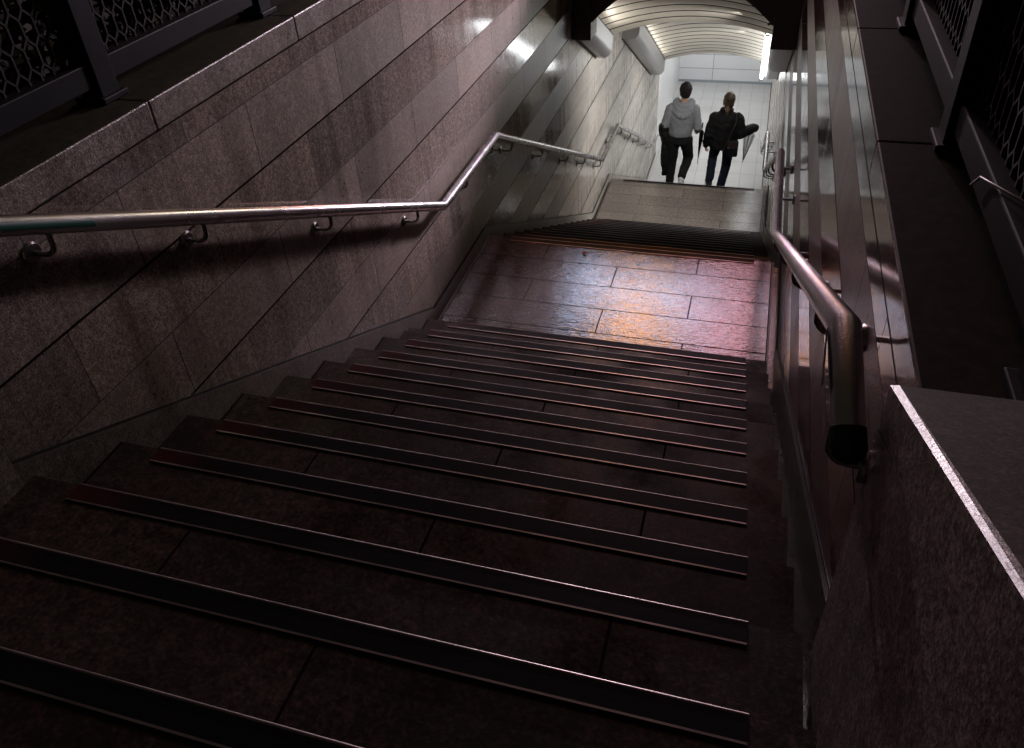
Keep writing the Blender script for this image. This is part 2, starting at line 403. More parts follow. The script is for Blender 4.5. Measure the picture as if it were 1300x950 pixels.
# ------------------------------------------------------------------ stair flights
SL, SR = -1.625, 0.268                     # ends of the anti slip strips
def strip_mb(yn, z):
    m = MB()
    m.box(SL, SR, yn - 0.058, yn - 0.006, z + 0.0005, z + 0.006, 0)
    m.tube([(SL, yn - 0.0035, z + 0.0035), (SR, yn - 0.0035, z + 0.0035)], 0.0042, 8, 1)
    m.box(SL, SR, yn - 0.063, yn - 0.058, z + 0.0005, z + 0.0065, 1)
    return m
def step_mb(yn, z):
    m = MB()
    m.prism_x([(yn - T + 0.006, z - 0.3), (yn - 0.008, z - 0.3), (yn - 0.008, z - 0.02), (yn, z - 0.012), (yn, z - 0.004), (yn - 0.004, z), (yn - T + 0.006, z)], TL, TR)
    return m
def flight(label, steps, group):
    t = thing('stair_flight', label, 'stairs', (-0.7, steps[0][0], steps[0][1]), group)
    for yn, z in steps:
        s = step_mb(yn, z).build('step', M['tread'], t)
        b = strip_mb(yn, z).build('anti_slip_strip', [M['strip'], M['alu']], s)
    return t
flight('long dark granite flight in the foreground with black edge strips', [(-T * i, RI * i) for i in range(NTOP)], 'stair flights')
flight('short flight between the two landings, its dark strips crowded together', [(Y1 + T * k, Z1 - RI * k) for k in range(1, N2 + 1)], 'stair flights')
flight('lowest flight under the vault that the two people walk down', [(Y2B + T * k, Z2 - RI * k) for k in range(1, N3 + 1)], 'stair flights')
strip_mb(Y1, Z1).build('anti_slip_strip', [M['strip'], M['alu']], landing1)
strip_mb(Y2B, Z2).build('anti_slip_strip', [M['strip'], M['alu']], landing2)

# ------------------------------------------------------------------ drain channels beside the steps
def line_profile(off, ya, yb):
    ys = [ya] + [q for q in (0.0, Y1, Y2A, Y2B, Y3) if ya < q < yb] + [yb]
    return [(y, nose(y) + off) for y in ys]
def channel(label, x0, x1, xm):
    pr = line_profile(-0.12, -T * NTOP + T, Y3 + 0.2)
    pr = [(y, z + (0.06 if -1e-6 < y < Y1 + 1e-6 or Y2A - 1e-6 < y < Y2B + 1e-6 else 0)) for y, z in pr]
    low = [(y, z - 0.3) for y, z in reversed(pr)]
    m = MB(); m.prism_x(pr + low, x0, x1)
    o = m.build('drain_channel', M['channel']); tag(o, label, 'drain channel', 'drain channels along the stairs')
    for a, b, z in ((0.02, Y1 - 0.02, Z1), (Y2A + 0.02, Y2B - 0.02, Z2)):
        e = MB(); e.box(xm - 0.006, xm + 0.006, a, b, z - 0.06, z + 0.004); e.build('edge_trim', M['portal'], o)
channel('narrow wet drain channel between the steps and the left wall', XL, TL - 0.004, TL - 0.012)
channel('narrow wet drain channel between the steps and the right wall', TR + 0.004, XR, TR + 0.012)

# ------------------------------------------------------------------ stairwell walls
YEND = 12.7
def skirt_profile(ya, yb):
    ys = [ya, 0.26, 1.42, 5.76, 7.0, Y3 + 0.3, yb]
    z = lambda y: (-K * y + 0.03) if y <= 0.26 else (-0.10 if y <= 1.42 else (-0.10 - K * (y - 1.42) if y <= 5.76 else (-0.10 - K * 4.34 if y <= 7.0 else max(Z3 + 0.055, -0.10 - K * 4.34 - K * (y - 7.0)))))
    ys = [q for q in ys if ya <= q <= yb]
    top = [(y, z(y)) for y in ys]
    bot = [(y, z0 - 0.55) for y, z0 in reversed(top)]
    return top + bot, top
def stair_wall(label, sx, xf, xb, yend):
    t = thing('stairwell_wall', label, 'wall', (xf, 1.0, -0.2), 'side walls of the stairwell')
    m = MB(); a, b = sorted((xf, xb)); m.box(a, b, YN + 0.002, yend, -5.2, COP - 0.11)
    m.build('cladding', M['wall'] if sx > 0 else M['wall_pink_lit'], t)
    ys = [YN + 0.002, -1.755, -0.73, 0.30, 1.33, 2.36, 3.39, 4.72]
    for y0, y1 in zip(ys, ys[1:]):
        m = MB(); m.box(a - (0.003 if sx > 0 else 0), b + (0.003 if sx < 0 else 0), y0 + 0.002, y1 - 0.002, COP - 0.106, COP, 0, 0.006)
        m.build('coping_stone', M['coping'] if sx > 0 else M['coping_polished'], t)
    prof, top = skirt_profile(YN + 0.01, yend - 0.02)
    m = MB(); s0, s1 = sorted((xf, xf + 0.014 * sx)); m.prism_x(prof, s0, s1)
    m.build('skirting', M['skirt'], t)
    m = MB()                                                    # dark open joint over the skirting
    for (ya, za), (yb, zb) in zip(top, top[1:]):
        m.prism_x([(ya, za + 0.002), (yb, zb + 0.002), (yb, zb + 0.012), (ya, za + 0.012)], min(xf, xf + 0.002 * sx), max(xf, xf + 0.002 * sx))
    m.build('joint', M['housing_dark'], t)
    return t
stair_wall('left granite wall of the stairwell with dark water streaks', 1, XL, -2.30, YEND)
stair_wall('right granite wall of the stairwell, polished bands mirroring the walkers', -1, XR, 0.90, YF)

def head_wall(label, sx, xf, xb):
    """rough stone wall piece at the head of the stairs, its top sloping with the steps"""
    t = thing('head_wall', label, 'wall', (xf, YN - 0.8, 1.6), 'wall pieces at the head of the stairs')
    a, b = sorted((xf, xb))
    yt = -5.6; zt = lambda y: 2.17 + 0.45 * (YN - y)
    m = MB(); m.prism_x([(yt, 0.6), (YN, 0.6), (YN, zt(YN) - 0.11), (yt, zt(yt) - 0.11)], a, b)
    m.build('rough_face', M['head'], t)
    c = 0.011
    # sloping top slab with a chamfered inner edge
    for y0, y1 in ((yt, -4.2), (-4.196, YN)):
        q = MB(); ring = lambda y: [(xf, zt(y) - 0.108), (xf, zt(y) - c), (xf - c * sx, zt(y)), (xb, zt(y)), (xb, zt(y) - 0.108)]
        r0 = [(x, y0, z) for x, z in ring(y0)]; r1 = [(x, y1 - 0.0, z) for x, z in ring(y1)]
        n = 5
        # end chamfer on the far end
        r1 = [(x, y1 - (c if (k in (2, 3)) else 0), z) for k, (x, z) in enumerate(ring(y1))]
        q.add(r0 + r1, [tuple(range(n)), tuple(range(2 * n - 1, n - 1, -1))] + [(i, i + n, (i + 1) % n + n, (i + 1) % n) for i in range(n)])
        q.build('coping_stone', M['head'], t)
    return t
head_wall('rough stone wall piece at the lower left corner, pale edge', 1, -1.81, -2.30)
head_wall('rough wall piece at the right with sloping chamfered coping', -1, 0.41, 0.90)

# ------------------------------------------------------------------ handrails
RO = 0.03
def handrail(label, x, xw, sx):
    h = 0.774
    pts = [(-2.98, None), (-2.66, None)]
    zt = 0.62 + K * (0.43 + 2.66)
    P = [(x + (-0.024 * sx), -2.84, zt - 0.13), (x, -2.66, zt), (x, 0.43, 0.62), (x, 1.60, 0.62), (x, 5.94, Z2 + h), (x, 7.13, Z2 + h), (x, 11.48, Z3 + h), (x, 11.95, Z3 + h)]
    t = thing('handrail', label, 'handrail', (x, 0.4, 0.6), 'handrails of the stairwell')
    m = MB(); m.tube(P, RO, 24); m.build('rail', M['rail'], t)
    m = MB(); ed = (Vector(P[0]) - Vector(P[1])).normalized(); e0 = Vector(P[0]); m.tube([e0 + ed * 0.030, e0 + ed * 0.028, e0 + ed * 0.022, e0 + ed * 0.013, e0 + ed * 0.002, e0 - ed * 0.035], [0.006, 0.014, 0.0225, 0.0285, 0.0315, 0.0315], 24); m.build('end_cap', M['cap'], t)
    # braille tape
    m = MB(); bx = []
    for k in range(9):
        a = (pi * (0.62 + 0.5 * k / 8)) if sx > 0 else (pi * (0.38 - 0.5 * k / 8) + 2 * pi)
        bx.append(a)
    r = RO + 0.0012
    a0 = pi * 0.5
    ring = lambda y, z: [(x + r * math.cos(q), y, z + r * math.sin(q)) for q in [(-0.35 + 0.75 * k / 8) if sx > 0 else (pi + 0.35 - 0.75 * k / 8) for k in range(9)]]
    ya, yb = (-2.60, -2.28) if sx > 0 else (-2.76, -2.67)
    zz = lambda y: zt - 0.13 * (-2.66 - y) / 0.18 if y < -2.66 else 0.62 + K * (0.43 - y)
    r0 = ring(ya, zz(ya)); r1 = ring(yb, zz(yb))
    m.add(r0 + r1, [(k, k + 1, k + 10, k + 9) for k in range(8)], 0, True); m.build('braille_tape', M['green'], t)
    def at(y):
        for (xa, y0, z0), (xb, y1, z1) in zip(P, P[1:]):
            if y0 <= y <= y1: return z0 + (z1 - z0) * (y - y0) / (y1 - y0)
    ysL = [-2.42, -1.80, -0.95, 0.02, 0.9, 1.50, 2.0, 2.95, 4.0, 4.85, 5.85, 6.75, 7.5, 8.4, 9.3, 10.2, 11.1, 11.8]
    ysR = [-2.80, -2.25, -1.35, -0.45, 0.30, 1.1, 1.95, 2.95, 4.0, 4.85, 5.85, 6.75, 7.5, 8.4, 9.3, 10.2, 11.1, 11.8]
    for y in (ysL if sx > 0 else ysR):
        z = at(y); m = MB()
        wx = xw if y > YN + 0.05 else xw + 0.05 * sx
        m.tube([(wx, y, z - 0.105), (wx + 0.006 * sx, y, z - 0.105), (wx + 0.012 * sx, y, z - 0.105)], [0.034, 0.034, 0.028], 20)
        q = [(wx + 0.008 * sx, y, z - 0.105)]
        L = abs(x - wx); rr = min(0.045, L * 0.6)
        q.append((x - rr * sx, y, z - 0.105))
        for k in range(1, 7):
            an = pi / 2 * k / 6; q.append((x - rr * sx + rr * sx * math.sin(an), y, z - 0.105 + rr * (1 - math.cos(an))))
        q.append((x, y, z - 0.02)); m.tube(q, 0.0085, 10)
        m.build('bracket', M['bracket'], t)
    return t
handrail('long stainless handrail on the left wall with bright wet highlights', -1.76, XL, 1)
handrail('stainless handrail on the right wall, its thick near end capped black', 0.345, XR, -1)

# ------------------------------------------------------------------ fences on the copings
def lattice(y0, y1, z0, z1, x):
    """expanded metal: hexagons standing on end"""
    m = MB(); w = 0.052; hgt = 0.11; a = 0.0035
    def seg(p, q):
        (ya, za), (yb, zb) = p, q; dy, dz = yb - ya, zb - za; L = math.hypot(dy, dz)
        if L < 1e-6: return
        ny, nz = -dz / L * a, dy / L * a
        m.prism_x([(ya + ny, za + nz), (yb + ny, zb + nz), (yb - ny, zb - nz), (ya - ny, za - nz)], x - 0.006, x + 0.006)
    def clampz(p, q):
        (ya, za), (yb, zb) = p, q
        if max(za, zb) <= z0 or min(za, zb) >= z1 or max(ya, yb) > y1 + 1e-4 or min(ya, yb) < y0 - 1e-4: return None
        def cut(u, v, lim):
            f = (lim - u[1]) / (v[1] - u[1]); return (u[0] + (v[0] - u[0]) * f, lim)
        P = [p, q]
        for i in (0, 1):
            if P[i][1] < z0: P[i] = cut(P[i], P[1 - i], z0)
            if P[i][1] > z1: P[i] = cut(P[i], P[1 - i], z1)
        return P
    rows = int((z1 - z0) / (hgt * 0.75)) + 2; cols = int(round((y1 - y0) / w)); w = (y1 - y0) / cols
    s = hgt / 2
    for r in range(-1, rows):
        zc = z0 + r * (s * 1.5); o = (r % 2) * w / 2
        for c in range(-1, cols + 1):
            yc = y0 + o + c * w
            top = (yc + w / 2, zc + s); l = (yc, zc + s / 2); rr = (yc + w, zc + s / 2); lb = (yc, zc - s / 2)
            for sgm in ((l, top), (top, rr), (lb, l)):
                k = clampz(*sgm)
                if k: seg(*k)
    return m
def fence(label, x, ys, sx):
    t = thing('railing_fence', label, 'fence', (x, ys[0], COP), 'fences on the copings')
    zr0, zr1, zt = COP + 0.055, COP + 0.135, COP + 1.15
    for y in ys:
        p = MB(); p.box(x - 0.045, x + 0.045, y - 0.045, y + 0.045, COP + 0.004, zt + 0.08, 0, 0.004)
        q = p.build('post', M['fence'], t)
        f = MB(); f.box(x - 0.062, x + 0.062, y - 0.062, y + 0.062, COP + 0.001, COP + 0.022, 0, 0.004); f.build('foot_plate', M['fence'], q)
    first = None
    for y0, y1 in zip(ys, ys[1:]):
        m = MB(); m.box(x - 0.03, x + 0.03, y0 + 0.047, y1 - 0.047, zr0, zr1, 0, 0.004); m.build('bottom_rail', M['fence'], t)
        m = MB(); m.box(x - 0.03, x + 0.03, y0 + 0.047, y1 - 0.047, zt, zt + 0.06, 0, 0.004); m.build('top_rail', M['fence'], t)
        if first is None: first = lattice(y0 + 0.05, y1 - 0.05, zr1 - 0.01, zt, x + 0.01 * sx).build('lattice_panel', M['mesh'], t)
        else:
            c = first.copy(); COL.objects.link(c); c.parent = t; c.location = first.location + Vector((0, y0 - ys[0], 0))
    return t
ysF = [-2.795 + 1.04 * k for k in range(8)]
fence('dark fence with honeycomb lattice on the left coping', -2.045, ysF, -1)
fence('black fence with lattice panels on the right coping', 0.655, ysF, 1)
# thin pale cable lying over the bottom rail of the right fence
m = MB(); m.tube([(0.612, -2.15, COP + 0.075), (0.615, -2.192, COP + 0.114), (0.62, -2.29, COP + 0.142), (0.655, -2.35, COP + 0.143), (0.70, -2.40, COP + 0.13), (0.76, -2.46, COP + 0.04), (0.84, -2.5, COP + 0.006)], 0.0028, 8)
tag(m.build('cable', plain('pale cable sheath', (0.45, 0.38, 0.40), 0.4)), 'thin pale cable slung over the bottom rail of the right fence', 'cable')

# ------------------------------------------------------------------ tunnel: portal, vault, lights
XC = (XL + XR) / 2
RISE = 0.23
def arc(x, zc, rise=RISE): return zc - rise * ((x - XC) / ((XR - XL) / 2)) ** 2
def vault_section(y0, y1, zc1, parent):
    m = MB(); pitch = 0.285; n = int(round((y1 - y0) / pitch)); pitch = (y1 - y0) / n
    NX = 28; xs = [XL + (XR - XL) * k / NX for k in range(NX + 1)]
    for b in range(n):
        ya = y0 + b * pitch + 0.012; yb = y0 + (b + 1) * pitch - 0.012
        rows = []
        for yy, dz in ((ya, 0.030), (ya + 0.003, 0.002), (ya + (yb - ya) * 0.3, -0.006), (ya + (yb - ya) * 0.7, -0.006), (yb - 0.004, 0.004), (yb, 0.030)):
            rows.append([(x, yy, arc(x, zc1 + K * (y1 - yy)) + dz) for x in xs])
        vs = [q for r in rows for q in r]; W = NX + 1
        fs = [(r * W + k, r * W + k + 1, (r + 1) * W + k + 1, (r + 1) * W + k) for r in range(1, 5) for k in range(NX)]
        m.add(vs, fs, 0, True)
        m.add(vs[:2 * W], [(k, k + 1, W + k + 1, W + k) for k in range(NX)], 1)
    # backing sheet seen as dark joints, closed at the far end
    rows = [[(x, yy, arc(x, zc1 + K * (y1 - yy)) + dz) for x in xs] for yy, dz in ((y0, 0.029), (y1, 0.029), (y1, 0.2))]
    vs = [q for r in rows for q in r]; W = NX + 1
    m.add(vs, [(r * W + k, r * W + k + 1, (r + 1) * W + k + 1, (r + 1) * W + k) for r in range(2) for k in range(NX)], 1, True)
    return m.build('vault_panels', [M['vault'], M['gap']], parent)
t = thing('vaulted_ceiling', 'cream ribbed barrel vault over the lower stairs', 'ceiling', (XC, 8, 0.2))
vault_section(5.06, 6.5, 0.12, t)
vault_section(6.5, 11.6, -1.88, t)
# slab above the vault so that no street light leaks in
g = MB(); g.box(XL + 0.002, XR - 0.002, 5.2, YF, 1.3, 1.58); g.build('roof_slab', M['gap'], t)

t = thing('portal_frame', 'dark brown steel frame around the tunnel mouth', 'frame', (XC, 4.8, 0))
YP0, YP1 = 4.72, 5.05
for x0, x1, zb in ((XL + 0.002, -1.66, 0.40), (0.21, XR - 0.002, 0.36)):
    m = MB(); m.box(x0, x1, YP0, YP1, zb, 2.12, 0, 0.006); m.build('post', M['portal'], t)
m = MB(); n = 24; xa, xb = -1.658, 0.208
top = [(xb, 2.12), (xa, 2.12)]
bot = [(xa + (xb - xa) * k / n, 1.05 - 0.47 * ((2 * k / n - 1) ** 2)) for k in range(n + 1)]
m.prism_y(bot + top, YP0 + 0.03, YP1 - 0.02)
m.build('arch_beam', M['portal'], t)
# bracket line under the right post
m = MB(); m.tube([(0.16, 4.70, 0.62), (0.44, 4.70, 0.62)], 0.012, 8); m.tube([(0.16, 4.70, 0.62), (0.16, 4.74, 0.60)], 0.012, 8); m.build('conduit', M['portal'], t)

def wall_light(label, sx, xw, y0, y1, zfun, lit, depth=0.25, height=0.26):
    t = thing('wall_light', label, 'light', (xw, (y0 + y1) / 2, zfun((y0 + y1) / 2)), 'trough lights under the vault')
    d = Vector((0, 1, -K)).normalized(); nrm = Vector((0, K, 1)).normalized()
    prof = [(0.0, 0.0), (0.09, -0.012)]
    for k in range(9):
        a = -pi / 2 + (pi / 2) * k / 8
        prof.append((depth - 0.11 + 0.11 * math.cos(a) , 0.10 + 0.112 * math.sin(a)))
    prof.append((depth, height))
    inner = [(px - 0.008 if px > 0.02 else px, pn + 0.008) for px, pn in prof]
    base0 = Vector((xw, y0, zfun(y0))); base1 = Vector((xw, y1, zfun(y1)))
    def P(b, px, pn): return b + Vector((sx * px, 0, 0)) + nrm * pn
    n = len(prof)
    m = MB()
    vs = [P(base0, *q) for q in prof] + [P(base1, *q) for q in prof]
    m.add(vs, [(i, i + 1, i + 1 + n, i + n) for i in range(n - 1)], 0, True)
    vs = [P(base0, *q) for q in inner] + [P(base1, *q) for q in inner]
    m.add(vs, [(i, i + 1, i + 1 + n, i + n) for i in range(n - 1)], 0, True)
    m.build('housing', M['housing'], t)
    m = MB()                                                  # inner lip and wall gasket, both dark
    for (px, pn), (qx, qn) in (((depth - 0.012, height), (depth + 0.004, height + 0.014)), ((0.0, -0.02), (0.016, -0.004))):
        vs = [P(b, *q) for b in (base0, base1) for q in ((px, pn), (qx, pn), (qx, qn), (px, qn))]
        m.add(vs, [(0, 1, 2, 3), (7, 6, 5, 4), (0, 4, 5, 1), (1, 5, 6, 2), (2, 6, 7, 3), (3, 7, 4, 0)])
    m.build('trim', M['housing_dark'], t)
    for b, o in ((base0, -1), (base1, 1)):
        m = MB(); cap = [P(b, *q) for q in prof] + [P(b, 0.0, height)]
        off = d * 0.006 * o
        m.add(cap + [c + off for c in cap], [tuple(range(n + 1)), tuple(range(2 * n + 1, n, -1))] + [(i, (i + 1) % (n + 1), (i + 1) % (n + 1) + n + 1, i + n + 1) for i in range(n + 1)])
        m.build('end_cap', M['housing'], t)
    m = MB()
    c0 = P(base0, 0.11, height - 0.07) + d * 0.03; c1 = P(base1, 0.11, height - 0.07) - d * 0.03
    m.tube([c0, c1], 0.018, 10); m.build('tube', M['uplight'], t)
    if lit:
        m = MB()
        a0 = base0 + d * 0.06; a1 = base1 + d * 0.10
        q = [(depth + 0.012, -0.005), (depth + 0.012, 0.175), (depth + 0.058, 0.165), (depth + 0.068, 0.03), (depth + 0.05, -0.012)]
        k = len(q); vs = [P(a0, *c) for c in q] + [P(a1, *c) for c in q]
        m.add(vs, [tuple(range(k)), tuple(range(2 * k - 1, k - 1, -1))] + [(i, i + k, (i + 1) % k + k, (i + 1) % k) for i in range(k)])
        m.build('diffuser', M['tube'], t)
        for f in (0.0, 0.5, 1.0):
            m = MB(); cc = a0.lerp(a1, f); e0 = cc - d * 0.02; e1 = cc + d * 0.02
            q2 = [(depth + 0.008, -0.02), (depth + 0.054, -0.027), (depth + 0.078, 0.03), (depth + 0.066, 0.036), (depth + 0.048, -0.006), (depth + 0.008, 0.0)]
            k = len(q2); vs = [P(e0, *c) for c in q2] + [P(e1, *c) for c in q2]
            m.add(vs, [tuple(range(k)), tuple(range(2 * k - 1, k - 1, -1))] + [(i, i + k, (i + 1) % k + k, (i + 1) % k) for i in range(k)])
            m.build('clip', M['housing_dark'], t)
    return t
z1f = lambda y: 0.37 - K * (y - 4.87); z2f = lambda y: -0.55 - K * (y - 7.95)
wall_light('silver trough light on the left wall, right behind the dark portal post', 1, XL, 4.80, 5.98, z1f, False, 0.198)
wall_light('long silver trough light on the left wall, lower of the two', 1, XL, 7.90, 11.25, z2f, False)
wall_light('grey trough light on the right wall just under the dark portal post', -1, XR, 4.80, 6.6, z1f, False, 0.24)
wall_light('trough light on the right wall with a glaring white diffuser', -1, XR, 7.35, 11.25, z2f, True)

# corridor at the bottom
t = thing('corridor_wall', 'white panelled end wall of the corridor', 'wall', (XC, YF, Z3))
m = MB(); m.box(-6.0, XR, YF, YF + 0.2, Z3, Z3 + 2.9); m.build('panelling', M['tilewall'], t)
m = MB(); m.box(-1.9, XR - 0.003, YF - 0.012, YF, Z3 + 0.001, Z3 + 0.06); m.build('skirting', plain('blue grey skirting', (0.30, 0.34, 0.38), 0.4), t)
t = thing('corridor_wall', 'brilliant white wall at the left past the foot of the stairs', 'wall', (-1.95, 15, Z3))
m = MB(); m.box(-2.2, -1.92, YEND + 0.01, YF - 0.003, Z3, Z3 + 2.9); m.build('panelling', M['white'], t)
m = MB(); m.box(-1.92, -1.905, YEND + 0.02, YEND + 0.11, Z3 + 0.002, Z3 + 2.6); m.build('corner_trim', M['bracket'], t)
g = MB(); g.box(-2.3, XR + 0.02, 11.85, YF, Z3 + 2.62, Z3 + 2.9)
tag(g.build('ceiling', M['white']), 'white flat ceiling of the corridor beyond the vault', 'ceiling', kind='structure')
lp = thing('ceiling_light', 'flat white ceiling light of the corridor, nearer one', 'light', (-0.7, 13.0, Z3 + 2.6), 'ceiling lights of the corridor')
m = MB(); m.box(-1.5, 0.1, 12.7, 13.3, Z3 + 2.585, Z3 + 2.60); m.build('diffuser', M['panel'], lp)
m = MB()
for a in ((-1.53, -1.503, 12.67, 13.33), (0.103, 0.13, 12.67, 13.33), (-1.503, 0.103, 12.67, 12.697), (-1.503, 0.103, 13.303, 13.33)): m.box(*a, Z3 + 2.575, Z3 + 2.615)
m.build('frame', M['bracket'], lp)
c = copy_tree(lp); c.location = (-0.7, 15.6, Z3 + 2.6); c['label'] = 'flat white ceiling light of the corridor, close to the end wall'

# ------------------------------------------------------------------ small litter on the upper landing
m = MB(); zc = Z1 + 0.004
m.add([(-1.005, 1.245, zc), (-0.985, 1.235, zc + 0.012), (-0.97, 1.255, zc + 0.004), (-0.99, 1.275, zc + 0.014)], [(0, 1, 2, 3)])
m.add([(-1.005, 1.245, zc), (-0.99, 1.275, zc + 0.014), (-1.015, 1.27, zc + 0.003)], [(0, 1, 2)])
tag(m.build('paper_scrap', plain('red and white scrap', (0.5, 0.12, 0.10), 0.5, 0, 0.5, 80)), 'tiny red scrap of paper lying on the wet upper landing', 'litter')

# ------------------------------------------------------------------ shrubs behind the left fence
def shrub(label, c, r, n, seed):
    rnd = random.Random(seed); t = thing('shrub', label, 'shrub', c, 'shrubs behind the left fence')
    st = MB()
    for k in range(7):
        a = rnd.uniform(0, 2 * pi); q = Vector((c[0], c[1], 1.9)); e = q + Vector((math.cos(a) * r[0] * 0.7, math.sin(a) * r[1] * 0.7, r[2] * rnd.uniform(1.0, 1.8)))
        st.tube([q, q.lerp(e, 0.5) + Vector((0, 0, 0.08)), e], [0.016, 0.011, 0.005], 6)
    st.build('stem', M['mesh'], t)
    lf = MB()
    for k in range(n):
        while True:
            p = Vector((rnd.uniform(-1, 1), rnd.uniform(-1, 1), rnd.uniform(-1, 1)))
            if 0.25 < p.length < 1: break
        p = Vector((c[0] + p.x * r[0], c[1] + p.y * r[1], 1.9 + r[2] + p.z * r[2]))
        d = Vector((rnd.gauss(0, 1), rnd.gauss(0, 1), rnd.gauss(0, 0.6))).normalized(); s_ = d.cross(Vector((rnd.gauss(0, 1), rnd.gauss(0, 1), rnd.gauss(0, 1)))).normalized()
        L = rnd.uniform(0.05, 0.10); w = L * 0.32
        lf.add([p, p + d * L * 0.5 + s_ * w, p + d * L, p + d * L * 0.5 - s_ * w], [(0, 1, 2, 3)], 1 if rnd.random() < 0.03 else 0)
    lf.build('foliage', [M['leaf'], M['leaf2']], t)
M['leaf'] = plain('dark evergreen leaf', (0.02, 0.026, 0.014), 0.8, 0, 0.5, 9)
M['leaf2'] = plain('leaf tinted as warm light fleck', (0.16, 0.14, 0.05), 0.8, 0, 0.3, 9)  # warm tint stands in for faint blurred lights beyond the shrubs
shrub('dark evergreen shrub behind the left fence, nearest the camera', (-2.75, -1.55, 1.9), (0.4, 0.55, 0.45), 1500, 1)
shrub('dark evergreen shrub behind the left fence, second from the camera', (-2.8, -0.55, 1.9), (0.42, 0.5, 0.40), 1300, 2)
shrub('dark evergreen shrub behind the left fence, farthest from the camera', (-2.75, 0.55, 1.9), (0.4, 0.6, 0.48), 1300, 3)

def added_hedge():  # foliage screen added to keep the right-hand fill off the coping
    rnd = random.Random(9); t = thing('added_hedge', 'tall dark foliage added behind the right fence to shade its coping', 'added_hedge', (1.35, 0.5, 1.9))
    st = MB()
    for k in range(14):
        q = Vector((1.35, -2.9 + k * 0.58, 1.9)); e = q + Vector((rnd.uniform(-.1, .1), rnd.uniform(-.2, .2), 1.5)); st.tube([q, q.lerp(e, 0.5), e], [0.02, 0.014, 0.006], 6)
    st.build('stem', M['mesh'], t)
    lf = MB()
    for k in range(9000):
        p = Vector((1.35 + rnd.triangular(-0.34, 0.34), rnd.uniform(-3.2, 5.0), 1.92 + 1.75 * rnd.random() ** 0.85))
        d = Vector((rnd.gauss(0, 0.7), rnd.gauss(0, 0.7), rnd.gauss(0.5, 0.8))).normalized(); s_ = d.cross(Vector((rnd.gauss(0, 1), rnd.gauss(0, 1), rnd.gauss(0, 1)))).normalized()
        L = rnd.uniform(0.09, 0.17); w = L * 0.26
        lf.add([p, p + d * L * 0.5 + s_ * w, p + d * L, p + d * L * 0.5 - s_ * w], [(0, 1, 2, 3)])
    lf.build('foliage', M['leaf'], t)
added_hedge()

# ------------------------------------------------------------------ people
M['skin'] = plain('skin', (0.52, 0.33, 0.24), 0.45, 0, 0.08, 30)
M['hair_black'] = plain('black hair', (0.009, 0.008, 0.008), 0.65, 0, 0.4, 60, 0.25, bump=0.6)
M['hair_brown'] = plain('brown hair', (0.055, 0.032, 0.017), 0.42, 0, 0.5, 50, bump=0.6)
M['grey'] = plain('grey jersey', (0.24, 0.25, 0.275), 0.85, 0, 0.18, 16, 0.2, bump=0.4)
M['black_cloth'] = plain('black cotton', (0.010, 0.010, 0.012), 0.85, 0, 0.3, 16, 0.25)
M['jacket'] = plain('black jacket cloth', (0.005, 0.005, 0.006), 0.75, 0, 0.3, 12, 0.3)
M['jeans'] = plain('dark denim', (0.014, 0.018, 0.034), 0.85, 0, 0.35, 22, 0.2)
M['shoe_white'] = plain('white sneaker', (0.66, 0.66, 0.68), 0.5, 0, 0.1, 30)
M['shoe_black'] = plain('black sneaker', (0.012, 0.012, 0.014), 0.5, 0, 0.2, 30)
M['brown'] = plain('dark brown leather', (0.024, 0.014, 0.013), 0.5, 0, 0.3, 20)
M['eye'] = plain('eye', (0.02, 0.015, 0.012), 0.2)

def head_mb(m, c, k=1.0):
    x, y, z = c
    m.ellipsoid((x, y, z), (0.074 * k, 0.094 * k, 0.112 * k), 20)
    m.ellipsoid((x, y + 0.02 * k, z - 0.055 * k), (0.056 * k, 0.07 * k, 0.062 * k), 16)      # jaw
    m.ellipsoid((x, y + 0.095 * k, z - 0.02 * k), (0.013 * k, 0.02 * k, 0.026 * k), 10)       # nose
    m.ellipsoid((x, y + 0.085 * k, z - 0.062 * k), (0.024 * k, 0.012 * k, 0.007 * k), 10)     # lips
    for s in (-1, 1):
        m.ellipsoid((x + s * 0.077 * k, y - 0.005 * k, z - 0.012 * k), (0.010 * k, 0.018 * k, 0.030 * k), 10)
        m.ellipsoid((x + s * 0.030 * k, y + 0.086 * k, z + 0.012 * k), (0.016 * k, 0.010 * k, 0.008 * k), 10)
def hand_mb(m, w, d, side, curl=0.5, palm=Vector((1, 0, 0))):
    """hand at wrist w pointing along d; fingers fan along f, curl towards palm"""
    w = Vector(w); d = Vector(d).normalized(); palm = (palm - d * palm.dot(d)).normalized(); f = d.cross(palm).normalized() * side
    for k in range(4):
        u = (k - 1.5) * 0.018
        m.limb([w, w + d * 0.045 + f * u * 0.8, w + d * 0.085 + f * u], [0.019, 0.014, 0.012], 10)
        L = (0.066, 0.076, 0.070, 0.054)[k]
        p0 = w + d * 0.085 + f * u; a = curl
        d1 = (d * math.cos(a) + palm * math.sin(a)); d2 = (d * math.cos(a * 2.2) + palm * math.sin(a * 2.2)); d3 = (d * math.cos(a * 3.1) + palm * math.sin(a * 3.1))
        p1 = p0 + d1 * L * 0.45; p2 = p1 + d2 * L * 0.32; p3 = p2 + d3 * L * 0.25
        m.limb([p0, p1, p2, p3], [0.0095, 0.009, 0.0082, 0.0072], 10)
    q0 = w + d * 0.025 - f * 0.026; q1 = q0 + (d * 0.6 - f * 0.55 + palm * 0.5).normalized() * 0.036; q2 = q1 + (d * 0.85 + palm * 0.5).normalized() * 0.028
    m.limb([w + d * 0.01, q0, q1, q2], [0.018, 0.014, 0.0105, 0.0085], 10)

